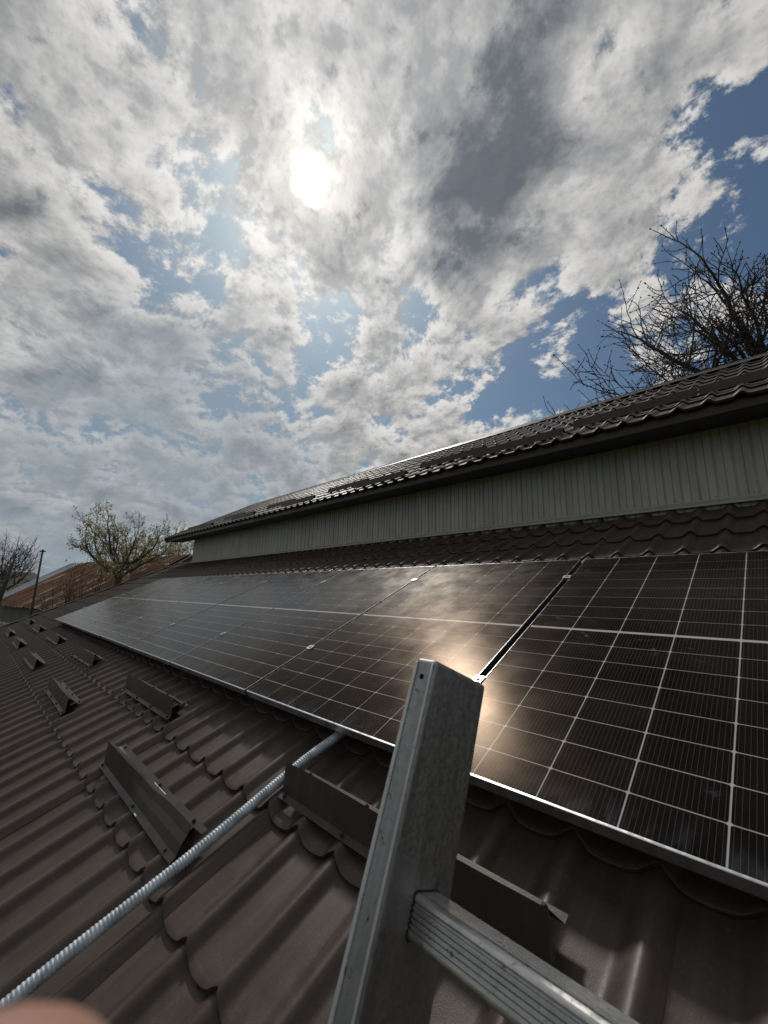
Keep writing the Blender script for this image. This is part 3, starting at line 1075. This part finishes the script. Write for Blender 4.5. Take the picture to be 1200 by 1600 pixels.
# the big bare tree behind the upper roof
rng = random.Random(11)
base = Vector((1.05, 9.0, GZ))
t = tree_thing('bare_tree', 'big leafless tree with swelling buds behind the ridge at the right', 'tree', base, M_BARK)
tr, cr_ = MB(), MB()
ends = []
top = Vector((0, 0, 7.3))
tr.tube([(0.1, 0, 0), (.06, .02, 2.4), (0, 0, 5.4), (-.02, 0, 7.3)], [.30, .25, .21, .18], 10)
limbs = [((-.55, -.10, .78), 2.3, .125), ((-.02, -.25, 1.0), 2.3, .12), ((-.95, -.10, .36), 2.5, .11), ((.6, .05, .8), 2.3, .11), ((-.35, .45, .75), 2.2, .10), ((.25, -.5, .8), 1.9, .09), ((-.98, .3, .30), 2.3, .085), ((.95, .1, .35), 2.2, .085), ((-.8, -.45, .62), 2.0, .085)]
for i, (d, L, r_) in enumerate(limbs):
    grow(rng, tr, cr_, top - Vector((0, 0, .12 * (i % 4))), Vector(d), L * .84, r_ * .72, 1, 4, up=.05, curl=.36, kids=(4, 5), ends=ends, ratio=.62, spread=(32, 72), rmin=.0095)
bud = MB()
for pts_, dd in ends:
    octa(bud, pts_[-1], dd, rng.uniform(.05, .09), rng.uniform(.012, .018))
    for k_ in (1, 2, 3):
        if rng.random() < .55:
            octa(bud, pts_[k_], (dd + rand_perp(rng, dd)).normalized(), rng.uniform(.03, .06), .010)
ob('trunk', tr, M_BARK, t); c_ = ob('crown', cr_, M_BARK, t); ob('buds', bud, M_BUD, c_)['kind'] = 'stuff'

# a farther bare tree whose tips show above the ridge
rng = random.Random(5)
base = Vector((-5.2, 15.0, GZ))
t = tree_thing('bare_tree', 'bare twig tips of a farther tree just above the ridge', 'tree', base, M_BARK)
tr, cr_ = MB(), MB(); ends = []
tr.tube([(0, 0, 0), (.05, 0, 3), (0, 0, 6.6)], [.18, .14, .09], 8)
for i in range(7):
    a = i * 2.4
    grow(rng, tr, cr_, Vector((0, 0, 5.6 + .15 * i)), Vector((math.cos(a) * .55, math.sin(a) * .55, .8)), 1.55, .05, 2, 4, up=.10, curl=.25, kids=(3, 4), ends=ends, ratio=.6, rmin=.008)
bud = MB()
for pts_, dd in ends:
    octa(bud, pts_[-1], dd, .10, .022)
ob('trunk', tr, M_BARK, t); c_ = ob('crown', cr_, M_BARK, t); ob('buds', bud, M_BUD, c_)['kind'] = 'stuff'


def leaf_quads(b, rng, p, n, spread, size):
    for _ in range(n):
        q = p + Vector((rng.gauss(0, spread), rng.gauss(0, spread), rng.gauss(0, spread)))
        a = Vector((rng.gauss(0, 1), rng.gauss(0, 1), rng.gauss(0, 1))).normalized()
        c = a.orthogonal().normalized()
        s_ = size * rng.uniform(.6, 1.3)
        w_ = a.cross(c) * s_ * .5
        c = c * s_
        b.add([q, q + c * .5 + w_ * .55, q + c, q + c * .5 - w_ * .55], [(0, 1, 2, 3)])


def fruit_tree(name, label, base, seed, H, leafm, nleaf, lsize, nl=7, spread_=.9, L0=1.25, bark=M_BARKG, blossom=0.0, maxl=4):
    rng = random.Random(seed)
    t = tree_thing(name, label, 'tree', base, bark)
    tr, cr_ = MB(), MB(); ends = []
    tr.tube([(.06, 0, 0), (.03, .03, H * .5), (0, 0, H)], [.15, .12, .10], 9)
    for i in range(nl):
        a = i * 2.399 + seed
        ez = rng.uniform(.12, .85)
        grow(rng, tr, cr_, Vector((0, 0, H - .25 + .06 * i)), Vector((math.cos(a) * spread_, math.sin(a) * spread_, ez)), L0 * rng.uniform(.8, 1.15), .055, 1, maxl, up=.10, curl=.22, kids=(2, 4), ends=ends, ratio=.62, rmin=.007)
    lf, bl = MB(), MB()
    for pts_, dd in ends:
        for q in pts_[2:]:
            leaf_quads(bl if rng.random() < blossom else lf, rng, q, nleaf, .035, lsize)
    ob('trunk', tr, bark, t)
    c_ = ob('crown', cr_, bark, t)
    if lf.v:
        ob('leaves', lf, leafm, c_)['kind'] = 'stuff'
    if bl.v:
        ob('blossom', bl, M_BLOSSOM, c_)['kind'] = 'stuff'
    return t


def at(d, dist):
    d = Vector(d); d = d / math.hypot(d.x, d.y)
    return CAM_P + d * dist


p_ = at((-.978, .208, .02), 15.2)
fruit_tree('fruit_tree', 'spreading fruit tree with young green leaves behind the roof end', Vector((p_.x, p_.y, GZ)), 3, 4.12, M_LEAF, 4, .060, 9, 1.15, 1.08, blossom=.12)
p_ = at((-.955, .30, .05), 19.0)
fruit_tree('fruit_tree', 'white blossoming tree seen under the left end of the upper eave', Vector((p_.x, p_.y, GZ)), 8, 3.6, M_LEAF, 6, .085, 8, .9, 1.40, blossom=.65)
# bare tree at the left edge
rng = random.Random(21)
p_ = at((-.9995, .012, .0), 30)
base = Vector((p_.x, p_.y, GZ))
t = tree_thing('bare_tree', 'leafless bushy tree at the left picture edge behind the pole', 'tree', base, M_BARKG)
tr, cr_ = MB(), MB(); ends = []
tr.tube([(0, 0, 0), (.05, 0, 1.6), (0, 0, 3.2)], [.22, .18, .14], 8)
for i in range(11):
    a = i * 2.399
    grow(rng, tr, cr_, Vector((0, 0, 2.4 + .12 * i)), Vector((math.cos(a) * .85, math.sin(a) * .85, rng.uniform(.2, 1.1))), 1.95, .07, 1, 4, up=.09, curl=.22, kids=(4, 5), ends=ends, ratio=.60, rmin=.010)
ob('trunk', tr, M_BARKG, t); ob('crown', cr_, M_BARKG, t)


# brush between the two roofs
def bush(label, base, rx_, ry_, rz_, seed, n=900):
    rng = random.Random(seed)
    t = thing('bush', label, 'bush', None, Matrix.Translation(base))
    st, lf = MB(), MB()
    for i in range(70):
        a = rng.uniform(0, 6.283); rr_ = rng.random() ** .5
        q = Vector((math.cos(a) * rx_ * rr_, math.sin(a) * ry_ * rr_, rz_ * rng.uniform(.55, 1.05) * (1 - .35 * rr_)))
        mid = q * .5 + Vector((rng.gauss(0, .15), rng.gauss(0, .15), .15))
        root = Vector((q.x * .25, q.y * .25, 0))
        st.tube([root, mid, q], [.022, .014, .006], 4, caps=False)
        for _ in range(5):
            e = mid.lerp(q, rng.random())
            d = Vector((rng.gauss(0, 1), rng.gauss(0, 1), rng.gauss(.5, .7))).normalized()
            st.tube([e, e + d * .3, e + d * .55 + Vector((0, 0, .06))], [.008, .006, .004], 3, caps=False)
            leaf_quads(lf, rng, e + d * rng.uniform(.2, .55), n // 350 + 2, .12, .07)
    ob('stems', st, M_BARKG, t)
    ob('leaves', lf, M_BUSH, t)['kind'] = 'stuff'


p_ = at((-.985, .17, -.0), 14.4)
bush('tangled brown-green bush left of the fruit tree trunk', Vector((p_.x, p_.y, GZ)), 1.3, 1.2, 4.7, 1)
p_ = at((-.965, .255, -.0), 16.5)
bush('green bush right of the fruit tree trunk beside the roof end', Vector((p_.x, p_.y, GZ)), 1.6, 1.3, 4.9, 2)

# ------------------------------------------------------------------ neighbour's shed with the rusty roof
E0 = Vector((-16.2, .83, -.15))
e = Vector((.99, .142, 0)).normalized(); u = Vector((-.142, .99, 0)).normalized()
rise, run = 2.0, 2.92
up_ = (u * run + Vector((0, 0, rise)))
SL = up_.length
up_.normalize()
nn = e.cross(up_).normalized()
SM = Matrix(((e.x, up_.x, nn.x, E0.x), (e.y, up_.y, nn.y, E0.y), (e.z, up_.z, nn.z, E0.z), (0, 0, 0, 1)))
shed = thing('shed', 'old shed with a rust-streaked metal roof beyond the roof end', 'shed', None, SM)
iSM = SM.inverted()
b = MB(); b.box((-9.1, 0, -.06), (3.0, SL, -.02))
rf = ob('roof', b, M_DARKROOF, shed)
rng = random.Random(2)
SWD = .34
b = MB()
k = 12
pr2 = []
xsn = 13
vs_ = []
for j in range(2):
    for i in range(xsn):
        xx = SWD * i / (xsn - 1)
        zz = .045 if i in (0, xsn - 1) else 0.004 * math.cos(i * 2.1)
        vs_.append((xx, j * (SL + .0), zz))
b.add(vs_, [(i, i + 1, xsn + i + 1, xsn + i) for i in range(xsn - 1)], False)
me_rs = b.mesh('rusty_sheet'); me_rs.materials.append(M_RUST)
me_zs = b.mesh('zinc_sheet'); me_zs.materials.append(M_ZINC)
ns = int(12.1 / SWD)
for i in range(ns):
    z_ = i < 5
    ob('roof_sheet', me_zs if z_ else me_rs, None, rf, Matrix.Translation((-9.1 + i * SWD, -.08 + rng.uniform(-.05, .05), rng.uniform(0, .012))))
wl = MB()
def wpt(a, c, z): return E0 + e * a + u * c + Vector((0, 0, z))
W_ = [wpt(-8.9, .25, -2.85), wpt(2.9, .25, -2.85), wpt(2.9, 5.5, -2.85), wpt(-8.9, 5.5, -2.85), wpt(-8.9, .25, .08), wpt(2.9, .25, .08), wpt(2.9, 5.5, .08), wpt(-8.9, 5.5, .08)]
wl.add([iSM @ p for p in W_], [(0, 1, 5, 4), (1, 2, 6, 5), (2, 3, 7, 6), (3, 0, 4, 7)])
W2 = [wpt(-8.9, .25, .08), wpt(-8.9, 5.5, .08), wpt(-8.9, 2.92, 1.9), wpt(2.9, .25, .08), wpt(2.9, 5.5, .08), wpt(2.9, 2.92, 1.9)]
wl.add([iSM @ p for p in W2], [(0, 2, 1), (3, 4, 5)])
ob('wall', wl, M_GREYWALL, shed)
b = MB()
B_ = [wpt(-9.1, 2.92, 1.98), wpt(3.0, 2.92, 1.98), wpt(3.0, 5.9, -.1), wpt(-9.1, 5.9, -.1)]
b.add([iSM @ p for p in B_], [(0, 1, 2, 3)])
ob('back_slope', b, M_DARKROOF, shed)
# window strip under the eave
for i in range(5):
    a0 = -8.2 + i * .75
    w0 = thing.__call__ if False else None
    fr_ = MB()
    def wb(a1, a2, z1, z2, dpt):
        A = [wpt(a1, .25 - dpt, z1), wpt(a2, .25 - dpt, z1), wpt(a2, .26, z1), wpt(a1, .26, z1), wpt(a1, .25 - dpt, z2), wpt(a2, .25 - dpt, z2), wpt(a2, .26, z2), wpt(a1, .26, z2)]
        fr_.add([iSM @ p for p in A], [(0, 3, 2, 1), (4, 5, 6, 7), (0, 1, 5, 4), (1, 2, 6, 5), (2, 3, 7, 6), (3, 0, 4, 7)])
    z1, z2 = -1.55, -.75
    wb(a0, a0 + .08, z1, z2, .05); wb(a0 + .52, a0 + .60, z1, z2, .05); wb(a0 + .08, a0 + .52, z1, z1 + .08, .05); wb(a0 + .08, a0 + .52, z2 - .08, z2, .05); wb(a0 + .27, a0 + .33, z1 + .08, z2 - .08, .045)
    f_ = ob('window', fr_, M_PALE, shed)
    fr_ = MB(); wb(a0 + .08, a0 + .52, z1 + .08, z2 - .08, .012)
    ob('pane', fr_, M_BLACK, f_)
# far dark roof behind it
c0 = at((-.999, .040, 0), 42)
b = MB()
bx0 = c0
hb = thing('house', 'distant house with a low dark roof behind the rusty shed', 'house', None, Matrix.Translation((c0.x, c0.y, GZ)))
b.box((-3, -2.6, 0), (3, 2.6, 2.6)); ob('wall', b, M_GREYWALL, hb)
b = MB()
b.add([(-3.4, -3.2, 3.0), (3.4, -3.2, 3.0), (3.4, 3.2, 3.0), (-3.4, 3.2, 3.0), (0, -.6, 4.75), (0, 1.6, 4.75)], [(0, 1, 4), (1, 2, 5, 4), (2, 3, 5), (3, 0, 4, 5), (0, 3, 2, 1)])
ob('roof', b, M_DARKROOF, hb)
b = MB(); b.box((-.9, -2.64, 1.0), (.1, -2.58, 2.1)); ob('window', b, M_BLACK, hb)

# poles
a = at((-.997, .0825, .074), 14.6); c = at((-.997, .0845, -.028), 14.55)
d = (a - c).normalized()
b = MB()
foot = c - d * ((c.z - GZ) / d.z)
b.tube([foot, c, a], [.036, .027, .022], 10)
b.tube([a - d * .05 - Vector((.05, .05, 0)), a - d * .05 + Vector((.05, .05, 0))], [.022, .022], 6)
tag(ob('pole', b, M_POLE), 'dark leaning pole in front of the rusty roof', 'pole')
a = at((-.9985, .045, .045), 24); c = at((-.9985, .040, -.0), 24)
d = (a - c).normalized(); foot = c - d * ((c.z - GZ) / d.z)
b = MB(); b.tube([foot, c, a], [.10, .09, .075], 10)
tag(ob('pole', b, M_POLE), 'shorter pole by the leafless tree at the left edge', 'pole')


# ------------------------------------------------------------------ the person on the ladder who holds the camera; only a fingertip is in view
def c2w(x, y, z):
    return CAM_P + CAM_R * x + CAM_D * y + CAM_F * z


verts, edges, rads = [], [], []


def chain(pts_, rs, start=None):
    prev = start
    for p, r_ in zip(pts_, rs):
        verts.append(Vector(p)); rads.append(r_ if hasattr(r_, '__len__') else (r_, r_))
        if prev is not None:
            edges.append((prev, len(verts) - 1))
        prev = len(verts) - 1
    return prev


pelvis = chain([(.90, -1.56, -.28)], [(.17, .13)])
chest = chain([(.90, -1.57, -.08), (.90, -1.58, .12), (.90, -1.58, .26)], [(.16, .12), (.18, .13), (.15, .11)], pelvis)
neck = chain([(.90, -1.565, .36), (.895, -1.545, .43)], [.062, .058], chest)
chain([(.89, -1.53, .50), (.885, -1.535, .58), (.885, -1.54, .66)], [(.078, .088), (.085, .100), (.060, .075)], neck)
sl_ = chain([(.735, -1.57, .27)], [.075], chest)
el = chain([(.66, -1.52, .14), (.625, -1.44, .02)], [.060, .048], sl_)
fa = chain([(.68, -1.36, .13), (.755, -1.28, .235)], [.045, .034], el)
wr = chain([c2w(-.004, .165, -.045)], [.026], fa)
palm = chain([c2w(-.018, .135, -.035)], [.024], wr)
kn = [(-.030, .112, -.018), (-.014, .108, -.026), (.004, .110, -.032), (.018, .116, -.036)]
fing = [[(-.0360, .096, .004), (-.0310, .066, .012), (-.0262, .0440, .0230), (-.0224, .0345, .0262)],
        [(-.016, .092, -.006), (-.010, .080, .003), (-.002, .082, .006)],
        [(.004, .094, -.014), (.010, .082, -.006), (.016, .085, -.001)],
        [(.020, .102, -.022), (.025, .092, -.016), (.029, .094, -.010)]]
for k0, fs_ in zip(kn, fing):
    a = chain([c2w(*k0)], [.0105], palm)
    chain([c2w(*q) for q in fs_], [.0100, .0098, .0098, .0105][:len(fs_)], a)
chain([c2w(*q) for q in [(-.040, .142, -.020), (-.052, .124, -.006), (-.054, .108, .004)]], [.013, .0105, .0085], palm)
sr = chain([(1.065, -1.57, .27)], [.075], chest)
el2 = chain([(1.15, -1.53, .13), (1.19, -1.42, .00)], [.060, .048], sr)
h2 = chain([(1.15, -1.28, -.06), (1.10, -1.17, -.10), (1.085, -1.12, -.12)], [.043, .032, .028], el2)
for q in range(4):
    chain([(1.075 - .002 * q, -1.075, -.095 - .020 * q), (1.055, -1.058, -.095 - .020 * q), (1.035, -1.070, -.097 - .020 * q)], [.010, .0095, .009], h2)
chain([(1.10, -1.10, -.085), (1.092, -1.07, -.068)], [.012, .010], h2)
for sx_ in (-1, 1):
    hip = chain([(.90 + sx_ * .095, -1.545, -.36)], [.10], pelvis)
    knee = chain([(.90 + sx_ * .10, -1.52, -.60), (.90 + sx_ * .095, -1.50, -.80)], [.082, .060], hip)
    ank = chain([(.90 + sx_ * .09, -1.545, -1.02), (.90 + sx_ * .085, -1.575, -1.20)], [.056, .042], knee)
    chain([(.90 + sx_ * .085, -1.56, -1.255), (.90 + sx_ * .09, -1.47, -1.265), (.90 + sx_ * .09, -1.40, -1.268)], [.044, .040, .032], ank)
me = bpy.data.meshes.new('body')
me.from_pydata([tuple(v) for v in verts], edges, [])
person = bpy.data.objects.new('person', me)
COL.objects.link(person)
md = person.modifiers.new('skin', 'SKIN')
md.use_smooth_shade = True
for i, sv_ in enumerate(me.skin_vertices[0].data):
    sv_.radius = rads[i]; sv_.use_root = i == 0
ss = person.modifiers.new('sub', 'SUBSURF'); ss.levels = 2; ss.render_levels = 2
M_SKIN = mat('skin', (.34, .185, .14), .5, 0, .4, var=.15, vscale=90, bump=.15, bscale=900, bdist=.0003)
sb = M_SKIN.node_tree.nodes['Principled BSDF']
sb.inputs['Subsurface Weight'].default_value = .2
sb.inputs['Subsurface Radius'].default_value = (.008, .004, .002)
sb.inputs['Subsurface Scale'].default_value = .5
M_JACKET = mat('dark_jacket', (.022, .024, .030), .85, 0, .2, var=.3, vscale=14, bump=.5, bscale=60, bdist=.004)
M_TROUSER = mat('dark_trousers', (.028, .028, .030), .9, 0, .2, var=.3, vscale=14, bump=.5, bscale=60, bdist=.004)
M_HAIR = mat('dark_hair', (.02, .015, .012), .6, 0, .3, bump=.6, bscale=180, bdist=.003)
bpy.context.view_layer.update()
dg = bpy.context.evaluated_depsgraph_get()
me2 = bpy.data.meshes.new_from_object(person.evaluated_get(dg))
person.modifiers.clear()
person.data = me2
me2.materials.clear()
for q in (M_SKIN, M_JACKET, M_TROUSER, M_HAIR):
    me2.materials.append(q)
hc = Vector((.885, -1.54, .58))
for p in me2.polygons:
    c = p.center
    near_cam = (c - c2w(-.01, .11, -.02)).length < .105
    near_rail = (c - Vector((1.07, -1.08, -.12))).length < .085
    if near_cam or near_rail:
        i = 0
    elif c.z > .40:
        i = 3 if (c.z > .615 or c.y < -1.565) else 0
    elif c.z > -.33:
        i = 1
    else:
        i = 2
    p.material_index = i
tag(person, 'person holding the camera, only a blurred fingertip shows at the bottom left corner', 'person')
